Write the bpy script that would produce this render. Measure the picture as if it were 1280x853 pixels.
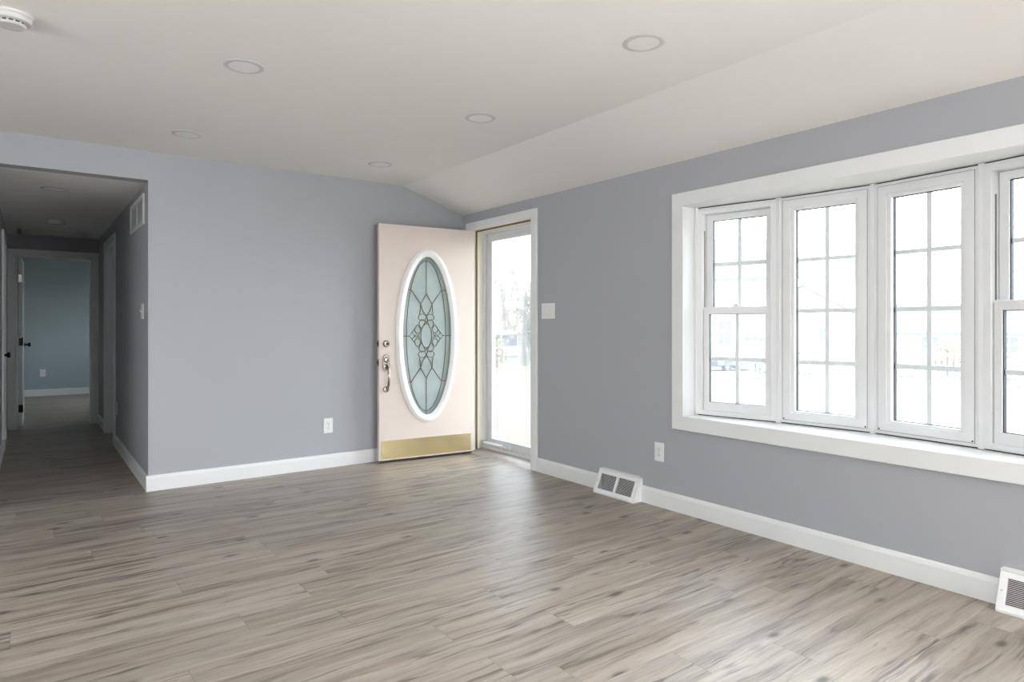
import bpy, math, random
from mathutils import Vector, Matrix
PI = math.pi
R = math.radians
scn = bpy.context.scene
for o in list(bpy.data.objects):
    bpy.data.objects.remove(o)
COL = scn.collection

# ------------------------------------------------------------------ camera
EYE = 1.2
YAW = math.atan2(605, 823.5)
cd = bpy.data.cameras.new('camera')
cam = bpy.data.objects.new('camera', cd)
COL.objects.link(cam)
cam.location = (0, 0, EYE)
cam.rotation_euler = (PI / 2, 0, -YAW)
cd.sensor_fit = 'HORIZONTAL'
cd.sensor_width = 36.0
cd.lens = 36.0 * 823.5 / 1280
cd.shift_y = -20.5 / 1280
cd.clip_start = 0.05
cd.clip_end = 500
scn.camera = cam

# ------------------------------------------------------------------ light
SKY = 10.5                # overcast sky
SLIDER_FILL_W = 440.0          # added fill lamp at an invented slider behind the camera (window side)
REAR_FILL_W = 20.0           # added fill lamp at an invented, unseen rear window
LEFT_FILL_W = 34.0             # added fill lamp at an invented window opposite the bow window
BEDROOM_W = 2.7          # daylight through the far bedroom's window
BATH_W = 1.3              # daylight through the side room's window
scn.view_settings.view_transform = 'Standard'
scn.view_settings.look = 'None'
scn.view_settings.exposure = 0.2
scn.view_settings.gamma = 1.0
scn.view_settings.use_curve_mapping = False
scn.display_settings.display_device = 'sRGB'

w = bpy.data.worlds.new('overcast_sky')
scn.world = w
w.use_nodes = True
nt = w.node_tree
nt.nodes.clear()
tc = nt.nodes.new('ShaderNodeTexCoord')
sep = nt.nodes.new('ShaderNodeSeparateXYZ')
ramp = nt.nodes.new('ShaderNodeValToRGB')
ramp.color_ramp.elements[0].position = 0.0
ramp.color_ramp.elements[0].color = (0.93, 0.96, 1.0, 1)
ramp.color_ramp.elements[1].position = 1.0
ramp.color_ramp.elements[1].color = (0.74, 0.86, 1.0, 1)
bg = nt.nodes.new('ShaderNodeBackground')
bg.inputs['Strength'].default_value = SKY
wo = nt.nodes.new('ShaderNodeOutputWorld')
nt.links.new(tc.outputs['Generated'], sep.inputs[0])
nt.links.new(sep.outputs['Z'], ramp.inputs[0])
nt.links.new(ramp.outputs[0], bg.inputs['Color'])
nt.links.new(bg.outputs[0], wo.inputs['Surface'])


def area_light(name, loc, direction, sx, sy, power=0.0, color=(1, 1, 1), portal=False):
    l = bpy.data.lights.new(name, 'AREA')
    l.shape = 'RECTANGLE'
    l.size, l.size_y = sx, sy
    l.energy = power
    l.color = color
    if portal:
        l.cycles.is_portal = True
    o = bpy.data.objects.new(name, l)
    COL.objects.link(o)
    o.location = loc
    o.rotation_euler = Vector(direction).to_track_quat('-Z', 'Y').to_euler()
    return o


area_light('window_portal', (3.80, 1.69, 1.285), (-1, 0, 0), 2.2, 1.45, portal=True)
area_light('storm_door_portal', (3.56, 4.75, 1.04), (-1, 0, 0), 1.0, 2.05, portal=True)
area_light('slider_fill', (3.30, -1.95, 1.05), (-1, 0.05, -.40), 2.1, 1.95, SLIDER_FILL_W, (0.90, 0.95, 1.0))
area_light('rear_fill', (2.45, -3.70, 1.45), (0, 1, 0), 1.3, 1.3, REAR_FILL_W, (1.0, 0.97, 0.93))
area_light('left_fill', (-3.34, 1.2, 1.45), (1, 0, -.55), 2.2, 1.25, LEFT_FILL_W, (0.96, 0.98, 1.0))
area_light('bedroom_daylight', (2.15, 11.9, 1.35), (-1, 0, -0.45), 1.2, 1.1, BEDROOM_W, (0.72, 0.90, 1.0))
area_light('bathroom_daylight', (2.52, 8.0, 1.5), (-1, 0, 0), 0.7, 0.8, BATH_W, (0.72, 0.88, 1.0))


# ------------------------------------------------------------------ materials
class NG:
    def __init__(s, name):
        s.m = bpy.data.materials.new(name)
        s.m.use_nodes = True
        s.t = s.m.node_tree
        s.t.nodes.clear()
        s.out = s.n('ShaderNodeOutputMaterial')

    def n(s, k, **kw):
        nd = s.t.nodes.new(k)
        for a, b in kw.items():
            setattr(nd, a, b)
        return nd

    def put(s, sock, v):
        if isinstance(v, bpy.types.NodeSocket):
            s.t.links.new(v, sock)
        elif v is not None:
            sock.default_value = v

    def math(s, op, a, b=None, c=None, clamp=False):
        nd = s.n('ShaderNodeMath', operation=op)
        nd.use_clamp = clamp
        for i, v in enumerate((a, b, c)):
            if v is not None:
                s.put(nd.inputs[i], v)
        return nd.outputs[0]

    def xyz(s, x, y, z):
        nd = s.n('ShaderNodeCombineXYZ')
        for i, v in enumerate((x, y, z)):
            s.put(nd.inputs[i], v)
        return nd.outputs[0]

    def noise(s, vec, scale, detail=4.0, rough=0.55, dist=0.0):
        nd = s.n('ShaderNodeTexNoise')
        s.put(nd.inputs['Vector'], vec)
        nd.inputs['Scale'].default_value = scale
        nd.inputs['Detail'].default_value = detail
        nd.inputs['Roughness'].default_value = rough
        nd.inputs['Distortion'].default_value = dist
        return nd.outputs[0]

    def ramp(s, fac, stops):
        nd = s.n('ShaderNodeValToRGB')
        e = nd.color_ramp.elements
        while len(e) > 1:
            e.remove(e[-1])
        for i, (p, c) in enumerate(stops):
            el = e[0] if i == 0 else e.new(p)
            el.position = p
            el.color = (c[0], c[1], c[2], 1) if isinstance(c, (tuple, list)) else (c, c, c, 1)
        s.put(nd.inputs[0], fac)
        return nd.outputs[0]

    def mix(s, fac, a, b, blend='MIX'):
        nd = s.n('ShaderNodeMix', data_type='RGBA', blend_type=blend)
        s.put(nd.inputs['Factor'], fac)
        for k, v in (('A', a), ('B', b)):
            sock = [i for i in nd.inputs if i.name == k and i.type == 'RGBA'][0]
            if isinstance(v, tuple):
                v = (v[0], v[1], v[2], 1)
            s.put(sock, v)
        return [o for o in nd.outputs if o.type == 'RGBA'][0]

    def bump(s, h, strength, dist=0.01):
        nd = s.n('ShaderNodeBump')
        nd.inputs['Strength'].default_value = strength
        nd.inputs['Distance'].default_value = dist
        s.put(nd.inputs['Height'], h)
        return nd.outputs[0]

    def bsdf(s, color, rough=0.5, metal=0.0, normal=None, spec=0.5, **kw):
        nd = s.n('ShaderNodeBsdfPrincipled')
        if isinstance(color, tuple):
            color = (color[0], color[1], color[2], 1)
        s.put(nd.inputs['Base Color'], color)
        s.put(nd.inputs['Roughness'], rough)
        s.put(nd.inputs['Metallic'], metal)
        nd.inputs['Specular IOR Level'].default_value = spec
        if normal is not None:
            s.put(nd.inputs['Normal'], normal)
        for k, v in kw.items():
            s.put(nd.inputs[k.replace('_', ' ')], v)
        return nd.outputs[0]

    def done(s, shader):
        s.t.links.new(shader, s.out.inputs['Surface'])
        return s.m


def obj_co(g):
    return g.n('ShaderNodeTexCoord').outputs['Object']


def paint(name, color, rough=0.5, var=0.04, scale=3.0, bump=0.0, bscale=250.0, metal=0.0, spec=0.5):
    g = NG(name)
    co = obj_co(g)
    n = g.noise(co, scale, 3)
    dark = tuple(c * (1 - var) for c in color)
    lite = tuple(min(1, c * (1 + var)) for c in color)
    c = g.ramp(n, [(0.3, dark), (0.7, lite)])
    nm = g.bump(g.noise(co, bscale, 2), bump, 0.002) if bump else None
    return g.done(g.bsdf(c, rough, metal, nm, spec))


M = {}
M['wall'] = paint('grey_wall_paint', (0.415, 0.419, 0.442), 0.62, 0.012, 0.8, 0.12, 320, spec=0.3)
M['bounce_cut'] = paint('dark_bounce_cut_paint', (0.06, 0.06, 0.065), 0.6, 0.02, 1)  # near-black, chosen to keep bounce light out of the hallway
M['bedroom_wall'] = paint('bedroom_wall_paint', (0.36, 0.42, 0.45), 0.7, 0.012, 0.8, 0.1, 320, spec=0.3)
M['ceiling'] = paint('ceiling_paint', (0.82, 0.79, 0.755), 0.85, 0.01, 0.6, 0.18, 260, spec=0.2)
M['trim'] = paint('white_trim_paint', (0.80, 0.80, 0.79), 0.38, 0.015, 4)
M['vinyl'] = paint('white_vinyl', (0.80, 0.80, 0.80), 0.33, 0.02, 9)
M['plastic'] = paint('white_plastic', (0.82, 0.82, 0.81), 0.35, 0.015, 12)
M['detector'] = paint('ivory_detector_plastic', (0.62, 0.60, 0.575), 0.4, 0.015, 12)
M['grey_plastic'] = paint('grey_shadow_plastic', (0.05, 0.05, 0.05), 0.6, 0.05, 12)
M['gasket'] = paint('black_gasket_and_gap_shade', (0.03, 0.03, 0.035), 0.55, 0.1, 30)
M['track'] = paint('brown_grey_track_and_gap_shade', (0.16, 0.14, 0.12), 0.5, 0.1, 20)
M['grille'] = paint('grey_white_grille_bar', (0.76, 0.79, 0.80), 0.4, 0.03, 15)
M['door_paint'] = paint('pale_blush_door_paint', (0.72, 0.62, 0.56), 0.42, 0.02, 3, 0.05, 200)
M['door_back'] = paint('white_door_paint', (0.80, 0.79, 0.77), 0.42, 0.02, 3)
M['oval'] = paint('white_oval_frame', (0.86, 0.85, 0.84), 0.3, 0.01, 8)
M['jamb'] = paint('cream_jamb_paint', (0.88, 0.83, 0.72), 0.45, 0.02, 5)
M['strip'] = paint('brown_weatherstrip', (0.20, 0.15, 0.09), 0.7, 0.1, 30)
M['brass'] = paint('polished_brass', (0.88, 0.74, 0.42), 0.24, 0.04, 6, 0.03, 60, metal=1.0)
M['nickel'] = paint('satin_nickel', (0.36, 0.325, 0.29), 0.27, 0.03, 30, metal=1.0)
M['chrome'] = paint('bright_steel', (0.75, 0.75, 0.76), 0.2, 0.03, 30, metal=1.0)
M['dark_bronze'] = paint('dark_bronze', (0.03, 0.028, 0.027), 0.35, 0.1, 30, metal=0.6)
M['lead'] = paint('dark_lead_came', (0.22, 0.20, 0.165), 0.32, 0.15, 25, metal=0.85)
M['alu'] = paint('grey_storm_door_aluminium', (0.72, 0.725, 0.74), 0.35, 0.03, 6)
M['threshold'] = paint('weathered_threshold', (0.42, 0.37, 0.33), 0.35, 0.12, 14, metal=0.3)
M['lens'] = paint('frosted_light_lens', (0.83, 0.79, 0.755), 0.45, 0.01, 10)
M['rim'] = paint('light_trim_ring', (0.58, 0.565, 0.55), 0.4, 0.01, 10)
M['hall_lens'] = paint('hall_light_lens', (0.55, 0.54, 0.52), 0.5, 0.02, 10)
# outdoors
M['siding'] = paint('white_lap_siding', (0.4, 0.384, 0.36), 0.6, 0.04, 2)
M['roof'] = paint('brown_roof_shingle', (0.0736, 0.0592, 0.0496), 0.9, 0.2, 6)
M['roof_grey'] = paint('grey_roof_shingle', (0.0752, 0.0736, 0.0752), 0.9, 0.2, 6)
M['house_glass'] = paint('dark_house_window', (0.06, 0.065, 0.075), 0.15, 0.1, 3)
M['fence'] = paint('weathered_fence_wood', (0.1126, 0.1021, 0.0898), 0.85, 0.2, 5)
M['car'] = paint('dark_blue_car_paint', (0.0448, 0.0448, 0.0544), 0.25, 0.05, 3)
M['car_glass'] = paint('tinted_car_glass', (0.05, 0.06, 0.07), 0.1, 0.1, 3)
M['tyre'] = paint('black_tyre', (0.02, 0.02, 0.02), 0.8, 0.1, 20)
M['van'] = paint('white_van_paint', (0.7, 0.7, 0.7), 0.3, 0.03, 3)
M['van_blue'] = paint('navy_blue_van_panel', (0.022, 0.036, 0.075), 0.3, 0.08, 3)
M['bark'] = paint('grey_bark', (0.1254, 0.103, 0.0851), 0.95, 0.3, 14)
M['leaf'] = paint('olive_winter_leaves', (0.2184, 0.1872, 0.0874), 0.8, 0.35, 9)
M['leaf_yellow'] = paint('yellow_green_leaves', (0.192, 0.176, 0.04), 0.8, 0.3, 9)
M['asphalt'] = paint('grey_asphalt', (0.1056, 0.1008, 0.1008), 0.9, 0.12, 3)


def make_floor():
    g = NG('grey_brown_plank_floor')
    PW, PL = 0.182, 1.22
    sp = g.n('ShaderNodeSeparateXYZ')
    g.put(sp.inputs[0], obj_co(g))
    x, y = sp.outputs['X'], sp.outputs['Y']
    ry = g.math('DIVIDE', g.math('ADD', y, 20.057), PW)
    row = g.math('FLOOR', ry)
    fy = g.math('FRACT', ry)
    wn = g.n('ShaderNodeTexWhiteNoise', noise_dimensions='1D')
    g.put(wn.inputs['W'], row)
    rx = g.math('ADD', g.math('DIVIDE', g.math('ADD', x, 20.0), PL), g.math('MULTIPLY', wn.outputs['Value'], 7.0))
    colm = g.math('FLOOR', rx)
    fx = g.math('FRACT', rx)
    w2 = g.n('ShaderNodeTexWhiteNoise', noise_dimensions='2D')
    g.put(w2.inputs['Vector'], g.xyz(row, colm, 0.0))
    pid = w2.outputs['Value']
    sc2 = g.n('ShaderNodeSeparateColor')
    g.put(sc2.inputs[0], w2.outputs['Color'])
    h1, h2 = sc2.outputs[0], sc2.outputs[1]
    # plank-local stretched coordinates
    px = g.math('ADD', x, g.math('MULTIPLY', pid, 57.0))
    py = g.math('ADD', y, g.math('MULTIPLY', h1, 31.0))
    wav = g.math('MULTIPLY', g.math('SUBTRACT', g.noise(g.xyz(g.math('MULTIPLY', px, 2.2), g.math('MULTIPLY', py, 4.0), 0.0), 1.0, 3), 0.5), 0.055)
    pyw = g.math('ADD', py, wav)
    v_broad = g.xyz(g.math('MULTIPLY', px, 1.1), g.math('MULTIPLY', pyw, 15.0), h2)
    v_fine = g.xyz(g.math('MULTIPLY', px, 3.5), g.math('MULTIPLY', pyw, 95.0), h2)
    v_mid = g.xyz(g.math('MULTIPLY', px, 1.5), g.math('MULTIPLY', pyw, 34.0), g.math('ADD', h2, 4.0))
    broad = g.noise(v_broad, 1.0, 4, 0.6, 0.3)
    fine = g.noise(v_fine, 1.0, 3, 0.6)
    mid = g.noise(v_mid, 1.0, 5, 0.62, 0.5)
    tone = g.ramp(broad, [(0.28, (0.178, 0.143, 0.113)), (0.41, (0.295, 0.247, 0.202)), (0.57, (0.365, 0.316, 0.268)), (0.74, (0.425, 0.374, 0.324))])
    tint = g.ramp(pid, [(0.0, (0.93, 0.93, 0.94)), (0.35, (0.99, 0.98, 0.97)), (0.7, (1.03, 1.0, 0.97)), (1.0, (1.06, 1.05, 1.04))])
    c = g.mix(1.0, tone, tint, 'MULTIPLY')
    streak = g.ramp(mid, [(0.585, 0.0), (0.63, 0.6), (0.69, 1.0)])
    c = g.mix(g.math('MULTIPLY', streak, 0.72), c, (0.105, 0.086, 0.073))
    # thin wandering dark veins, only in patches
    vein = g.noise(g.xyz(g.math('MULTIPLY', px, 0.9), g.math('MULTIPLY', pyw, 19.0), g.math('ADD', h2, 13.0)), 1.0, 3, 0.55, 0.4)
    vd = g.math('ABSOLUTE', g.math('SUBTRACT', vein, 0.5))
    vl = g.ramp(vd, [(0.006, 1.0), (0.020, 0.55), (0.045, 0.0)])
    patch = g.ramp(g.noise(g.xyz(g.math('MULTIPLY', px, 1.7), g.math('MULTIPLY', py, 9.0), g.math('ADD', h1, 3.0)), 1.0, 2), [(0.46, 0.0), (0.60, 1.0)])
    c = g.mix(g.math('MULTIPLY', g.math('MULTIPLY', vl, patch), 0.80), c, (0.070, 0.056, 0.047))
    dash = g.noise(g.xyz(g.math('MULTIPLY', px, 7.0), g.math('MULTIPLY', pyw, 70.0), g.math('ADD', h2, 9.0)), 1.0, 3, 0.6)
    c = g.mix(g.math('MULTIPLY', g.ramp(dash, [(0.62, 0.0), (0.69, 1.0)]), 0.40), c, (0.135, 0.112, 0.098))
    fc = g.ramp(fine, [(0.3, 0.82), (0.6, 1.04)])
    c = g.mix(1.0, c, fc, 'MULTIPLY')
    # knots
    vo = g.n('ShaderNodeTexVoronoi', feature='F1')
    g.put(vo.inputs['Vector'], g.xyz(g.math('MULTIPLY', px, 3.6), g.math('MULTIPLY', py, 8.0), 0.0))
    vo.inputs['Scale'].default_value = 1.0
    kd = g.math('ADD', vo.outputs['Distance'], g.math('MULTIPLY', g.math('SUBTRACT', mid, 0.5), 0.10))
    kn = g.ramp(kd, [(0.05, 1.0), (0.09, 0.8), (0.14, 0.3), (0.22, 0.0)])
    sepk = g.n('ShaderNodeSeparateColor')
    g.put(sepk.inputs[0], vo.outputs['Color'])
    kn = g.math('MULTIPLY', kn, g.math('GREATER_THAN', sepk.outputs[0], 0.35))
    c = g.mix(g.math('MULTIPLY', kn, 0.88), c, (0.055, 0.045, 0.040))
    # seams
    ex = g.math('MULTIPLY', g.math('MINIMUM', fx, g.math('SUBTRACT', 1.0, fx)), PL)
    ey = g.math('MULTIPLY', g.math('MINIMUM', fy, g.math('SUBTRACT', 1.0, fy)), PW)
    seam = g.ramp(g.math('MINIMUM', ex, ey), [(0.0008, 1.0), (0.0022, 0.0)])
    c = g.mix(g.math('MULTIPLY', seam, 0.30), c, (0.10, 0.085, 0.075))
    hgt = g.math('SUBTRACT', g.math('MULTIPLY', fine, 0.25), g.math('MULTIPLY', seam, 1.0))
    nm = g.bump(hgt, 0.18, 0.002)
    rough = g.math('ADD', 0.37, g.math('MULTIPLY', fine, 0.16))
    return g.done(g.bsdf(c, rough, 0.0, nm, 0.75))


M['floor'] = make_floor()


def make_pane(name, veil=0.07, tint=(0.97, 0.99, 0.99)):
    """clear glazing plus a translucent veil that puts glare haze over the view"""
    g = NG(name)
    tr = g.n('ShaderNodeBsdfTransparent')
    tr.inputs[0].default_value = (*tint, 1)
    tl = g.n('ShaderNodeBsdfTranslucent')
    tl.inputs[0].default_value = (0.95, 0.97, 1.0, 1)
    gl = g.n('ShaderNodeBsdfGlossy')
    gl.inputs['Roughness'].default_value = 0.03
    fr = g.n('ShaderNodeFresnel')
    fr.inputs['IOR'].default_value = 1.35
    n = g.noise(obj_co(g), 5.0, 3)
    m1 = g.n('ShaderNodeMixShader')
    g.put(m1.inputs[0], g.math('MULTIPLY', g.ramp(n, [(0.3, 0.8), (0.7, 1.2)]), veil))
    g.put(m1.inputs[1], tr.outputs[0])
    g.put(m1.inputs[2], tl.outputs[0])
    m2 = g.n('ShaderNodeMixShader')
    g.put(m2.inputs[0], g.math('MULTIPLY', fr.outputs[0], 0.7))
    g.put(m2.inputs[1], m1.outputs[0])
    g.put(m2.inputs[2], gl.outputs[0])
    return g.done(m2.outputs[0])


M['pane'] = make_pane('window_glass', 0.06)
M['storm_pane'] = make_pane('storm_door_glass', 0.06)


def make_art_glass():
    g = NG('frosted_pale_teal_glass')
    co = obj_co(g)
    n = g.noise(co, 60, 3, 0.6)
    n2 = g.noise(co, 4, 2)
    c = g.ramp(n2, [(0.3, (0.46, 0.56, 0.55)), (0.7, (0.60, 0.68, 0.66))])
    nm = g.bump(n, 0.35, 0.003)
    return g.done(g.bsdf(c, 0.18, 0.0, nm, 0.6, Transmission_Weight=0.25))


M['art_glass'] = make_art_glass()


def make_ground():
    g = NG('winter_lawn')
    co = obj_co(g)
    a = g.noise(co, 0.35, 4)
    b = g.noise(co, 6.0, 4, 0.7)
    c = g.ramp(a, [(0.3, (0.175, 0.150, 0.108)), (0.55, (0.160, 0.140, 0.080)), (0.8, (0.185, 0.158, 0.122))])
    c = g.mix(1.0, c, g.ramp(b, [(0.3, 0.75), (0.7, 1.15)]), 'MULTIPLY')
    return g.done(g.bsdf(c, 0.95, 0, g.bump(b, 0.5, 0.05), 0.2))


M['lawn'] = make_ground()


# ------------------------------------------------------------------ mesh tools
class MB:
    def __init__(s):
        s.v, s.f, s.sm = [], [], []

    def add(s, vs, fs, smooth=False, mat=None):
        b = len(s.v)
        s.v += [tuple(mat @ Vector(v)) if mat is not None else tuple(v) for v in vs]
        s.f += [[b + i for i in f] for f in fs]
        s.sm += [smooth] * len(fs)
        return s

    def box(s, x0, x1, y0, y1, z0, z1, mat=None):
        x0, x1 = min(x0, x1), max(x0, x1)
        y0, y1 = min(y0, y1), max(y0, y1)
        z0, z1 = min(z0, z1), max(z0, z1)
        return s.add([(x0, y0, z0), (x1, y0, z0), (x1, y1, z0), (x0, y1, z0), (x0, y0, z1), (x1, y0, z1), (x1, y1, z1), (x0, y1, z1)],
                     [(0, 3, 2, 1), (4, 5, 6, 7), (0, 1, 5, 4), (1, 2, 6, 5), (2, 3, 7, 6), (3, 0, 4, 7)], False, mat)

    def prism(s, pts, a, b, axis='z', mat=None):
        """pts: closed outline in the two other axes, extruded from a to b along axis"""
        def P(p, h):
            return {'z': (p[0], p[1], h), 'y': (p[0], h, p[1]), 'x': (h, p[0], p[1])}[axis]
        ar = sum(p[0] * q[1] - q[0] * p[1] for p, q in zip(pts, pts[1:] + pts[:1]))
        if (ar < 0) != (axis == 'y'):
            pts = pts[::-1]
        n = len(pts)
        lo, hi = min(a, b), max(a, b)
        vs = [P(p, lo) for p in pts] + [P(p, hi) for p in pts]
        fs = [tuple(range(n))[::-1], tuple(range(n, 2 * n))]
        fs += [(i, (i + 1) % n, n + (i + 1) % n, n + i) for i in range(n)]
        return s.add(vs, fs, False, mat)

    def frame(s, x0, x1, z0, z1, wl, wr, wb, wt, y0, y1, mat=None):
        """mitred rectangular ring in the xz plane, one connected piece"""
        o = [(x0, z0), (x1, z0), (x1, z1), (x0, z1)]
        i = [(x0 + wl, z0 + wb), (x1 - wr, z0 + wb), (x1 - wr, z1 - wt), (x0 + wl, z1 - wt)]
        vs = [(p[0], y0, p[1]) for p in o] + [(p[0], y0, p[1]) for p in i] + [(p[0], y1, p[1]) for p in o] + [(p[0], y1, p[1]) for p in i]
        fs = []
        for k in range(4):
            l = (k + 1) % 4
            fs += [(k, l, 4 + l, 4 + k), (8 + l, 8 + k, 12 + k, 12 + l), (l, k, 8 + k, 8 + l), (4 + k, 4 + l, 12 + l, 12 + k)]
        return s.add(vs, fs, False, mat)

    def lathe(s, prof, n=40, mat=None, smooth=True, cap=True):
        """prof: (r, z) pairs about z"""
        vs = [(r * math.cos(2 * PI * k / n), r * math.sin(2 * PI * k / n), z) for r, z in prof for k in range(n)]
        fs = []
        for j in range(len(prof) - 1):
            for k in range(n):
                l = (k + 1) % n
                fs.append((j * n + k, j * n + l, (j + 1) * n + l, (j + 1) * n + k))
        if cap:
            if prof[0][0] > 1e-6:
                fs.append(tuple(range(n))[::-1])
            if prof[-1][0] > 1e-6:
                fs.append(tuple(range((len(prof) - 1) * n, len(prof) * n)))
        return s.add(vs, fs, smooth, mat)

    def tube(s, pts, rad, n=8, closed=False, mat=None, smooth=True):
        pts = [Vector(p) for p in pts]
        if closed:
            pass
        m = len(pts)
        rs = rad if isinstance(rad, (list, tuple)) else [rad] * m
        up = None
        vs = []
        for i in range(m):
            a = pts[(i - 1) % m] if closed or i > 0 else pts[i]
            b = pts[(i + 1) % m] if closed or i < m - 1 else pts[i]
            t = (b - a).normalized()
            if up is None:
                up = Vector((0, 0, 1)) if abs(t.z) < 0.9 else Vector((0, 1, 0))
            u = (up - t * up.dot(t))
            if u.length < 1e-6:
                u = t.orthogonal()
            u.normalize()
            up = u
            q = t.cross(u)
            for k in range(n):
                an = 2 * PI * k / n
                vs.append(pts[i] + (u * math.cos(an) + q * math.sin(an)) * rs[i])
        fs = []
        for i in range(m if closed else m - 1):
            j = (i + 1) % m
            for k in range(n):
                l = (k + 1) % n
                fs.append((i * n + k, i * n + l, j * n + l, j * n + k))
        if not closed:
            fs.append(tuple(range(n))[::-1])
            fs.append(tuple(range((m - 1) * n, m * n)))
        return s.add(vs, fs, smooth, mat)

    def sweep_ellipse(s, cx, cz, a, b, prof, n=72, mat=None):
        """sweep a closed profile [(outward offset, y)] round an ellipse in the xz plane"""
        m = len(prof)
        vs = []
        for k in range(n):
            t = 2 * PI * k / n
            nx, nz = b * math.cos(t), a * math.sin(t)
            L = math.hypot(nx, nz)
            for d, y in prof:
                vs.append((cx + a * math.cos(t) + nx / L * d, y, cz + b * math.sin(t) + nz / L * d))
        fs = []
        for k in range(n):
            l = (k + 1) % n
            for j in range(m):
                i = (j + 1) % m
                fs.append((k * m + j, l * m + j, l * m + i, k * m + i))
        return s.add(vs, fs, True, mat)

    def build(s, name, mat, parent=None, bevel=0.0, seg=2, kind=None, sharp=35):
        me = bpy.data.meshes.new(name)
        me.from_pydata(s.v, [], s.f)
        me.validate()
        for p, q in zip(me.polygons, s.sm):
            p.use_smooth = q
        me.materials.append(M[mat] if isinstance(mat, str) else mat)
        o = bpy.data.objects.new(name, me)
        COL.objects.link(o)
        import bmesh
        bm = bmesh.new()
        bm.from_mesh(me)
        bmesh.ops.recalc_face_normals(bm, faces=bm.faces)
        if any(s.sm):
            lim = R(sharp)
            for e in bm.edges:
                if len(e.link_faces) == 2 and e.calc_face_angle(0) > lim:
                    e.smooth = False
        bm.to_mesh(me)
        bm.free()
        if parent is not None:
            o.parent = parent
        if bevel:
            b = o.modifiers.new('bevel', 'BEVEL')
            b.width = bevel
            b.segments = seg
            b.limit_method = 'ANGLE'
            b.angle_limit = R(40)
        if kind:
            o['kind'] = kind
        return o


def tag(o, label=None, cat=None, group=None, kind=None):
    for k, v in (('label', label), ('category', cat), ('group', group), ('kind', kind)):
        if v:
            o[k] = v
    return o


def empty(name, loc=(0, 0, 0), rz=0.0):
    o = bpy.data.objects.new(name, None)
    COL.objects.link(o)
    o.empty_display_size = 0.1
    o.location = loc
    o.rotation_euler = (0, 0, rz)
    return o


def copy_tree(o, parent=None):
    c = o.copy()
    COL.objects.link(c)
    if parent is not None:
        c.parent = parent
    for ch in [k for k in bpy.data.objects if k.parent == o]:
        copy_tree(ch, c)
    return c


# ------------------------------------------------------------------ room shell
XW, YB, ZC = 3.36, 5.37, 2.45          # window wall face, back wall face, ceiling
XK, ZL = 2.725, 2.243                  # where the ceiling folds down, its height at the window wall
HX0, HX1, HY, HZ = -0.20, 0.697, 9.45, 2.24
XL, YR = -3.4, -3.8
BW = 0.16                              # thickness of the window wall
XO = XW + BW


def structure(mb, name, mat, label=None, **kw):
    o = mb.build(name, mat, kind='structure', **kw)
    if label:
        o['label'] = label
    return o


structure(MB().box(XL - .15, XW + 0.02, YR - .15, 13.75, -0.12, 0.0), 'floor', 'floor', 'grey brown wood plank floor running through room and hallway')

sl = (ZC - ZL) / (XW - XK)
structure(MB().prism([(XL - .15, ZC), (XK, ZC), (XO + .25, ZC - sl * (XO + .25 - XK)), (XO + .25, ZC + .25), (XL - .15, ZC + .25)], YR - .15, YB + .11, 'y'),
          'ceiling', 'ceiling', 'off white ceiling that folds down towards the window wall')

# window wall, pierced by the bow window, the front door and an added slider opening behind the camera
DY0, DY1, DZ = 4.29, 5.215, 2.085
WY0, WY1, WZ0, WZ1 = 0.66, 2.72, 0.62, 1.95
SY0, SY1, SZ = -3.0, -0.9, 2.05
mb = MB()
ztop = 2.30
for y0, y1, z0, z1 in ((YR - .15, SY0, -.1, ztop), (SY0, SY1, SZ, ztop), (SY1, WY0 - .026, -.1, ztop), (WY0 - .026, WY1 + .026, -.1, WZ0 - .051), (WY0 - .026, WY1 + .026, WZ1 + .061, ztop),
                       (WY1 + .026, DY0 - .023, -.1, ztop), (DY0 - .023, DY1 + .023, DZ + .023, ztop), (DY1 + .023, YB + .12, -.1, ztop), (SY0, SY1, -.1, 0.0), (DY0, DY1, -.12, -.005)):
    mb.box(XW, XO, y0, y1, z0, z1)
structure(mb, 'wall_right', 'wall', 'grey painted wall with the bow window and front door')

mb = MB()
mb.box(HX1, XO, YB, YB + .12, 0, ZC + .1)
mb.box(HX0 - .12, HX1, YB, YB + .12, HZ, ZC + .1)
mb.box(XL - .1, HX0, YB, YB + .12, 0, ZC + .1)
structure(mb, 'wall_back', 'wall', 'grey painted wall between the hallway opening and front door')
mb = MB()
mb.box(XL - .15, XL, YR - .1, 0.0, 0, ZC + .1)
mb.box(XL - .15, XL, 2.4, YB + .1, 0, ZC + .1)
mb.box(XL - .15, XL, 0.0, 2.4, 0, .8)
mb.box(XL - .15, XL, 0.0, 2.4, 2.1, ZC + .1)
structure(mb, 'wall_left', 'wall', 'grey side wall')
mb = MB()
mb.box(XL, 1.75, YR - .15, YR, 0, ZC + .1)
mb.box(3.15, XW, YR - .15, YR, 0, ZC + .1)
mb.box(1.75, 3.15, YR - .15, YR, 0, 0.8)
mb.box(1.75, 3.15, YR - .15, YR, 2.1, ZC + .1)
structure(mb, 'wall_rear', 'bounce_cut', 'unseen rear wall darkened to cut bounce light')

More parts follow.
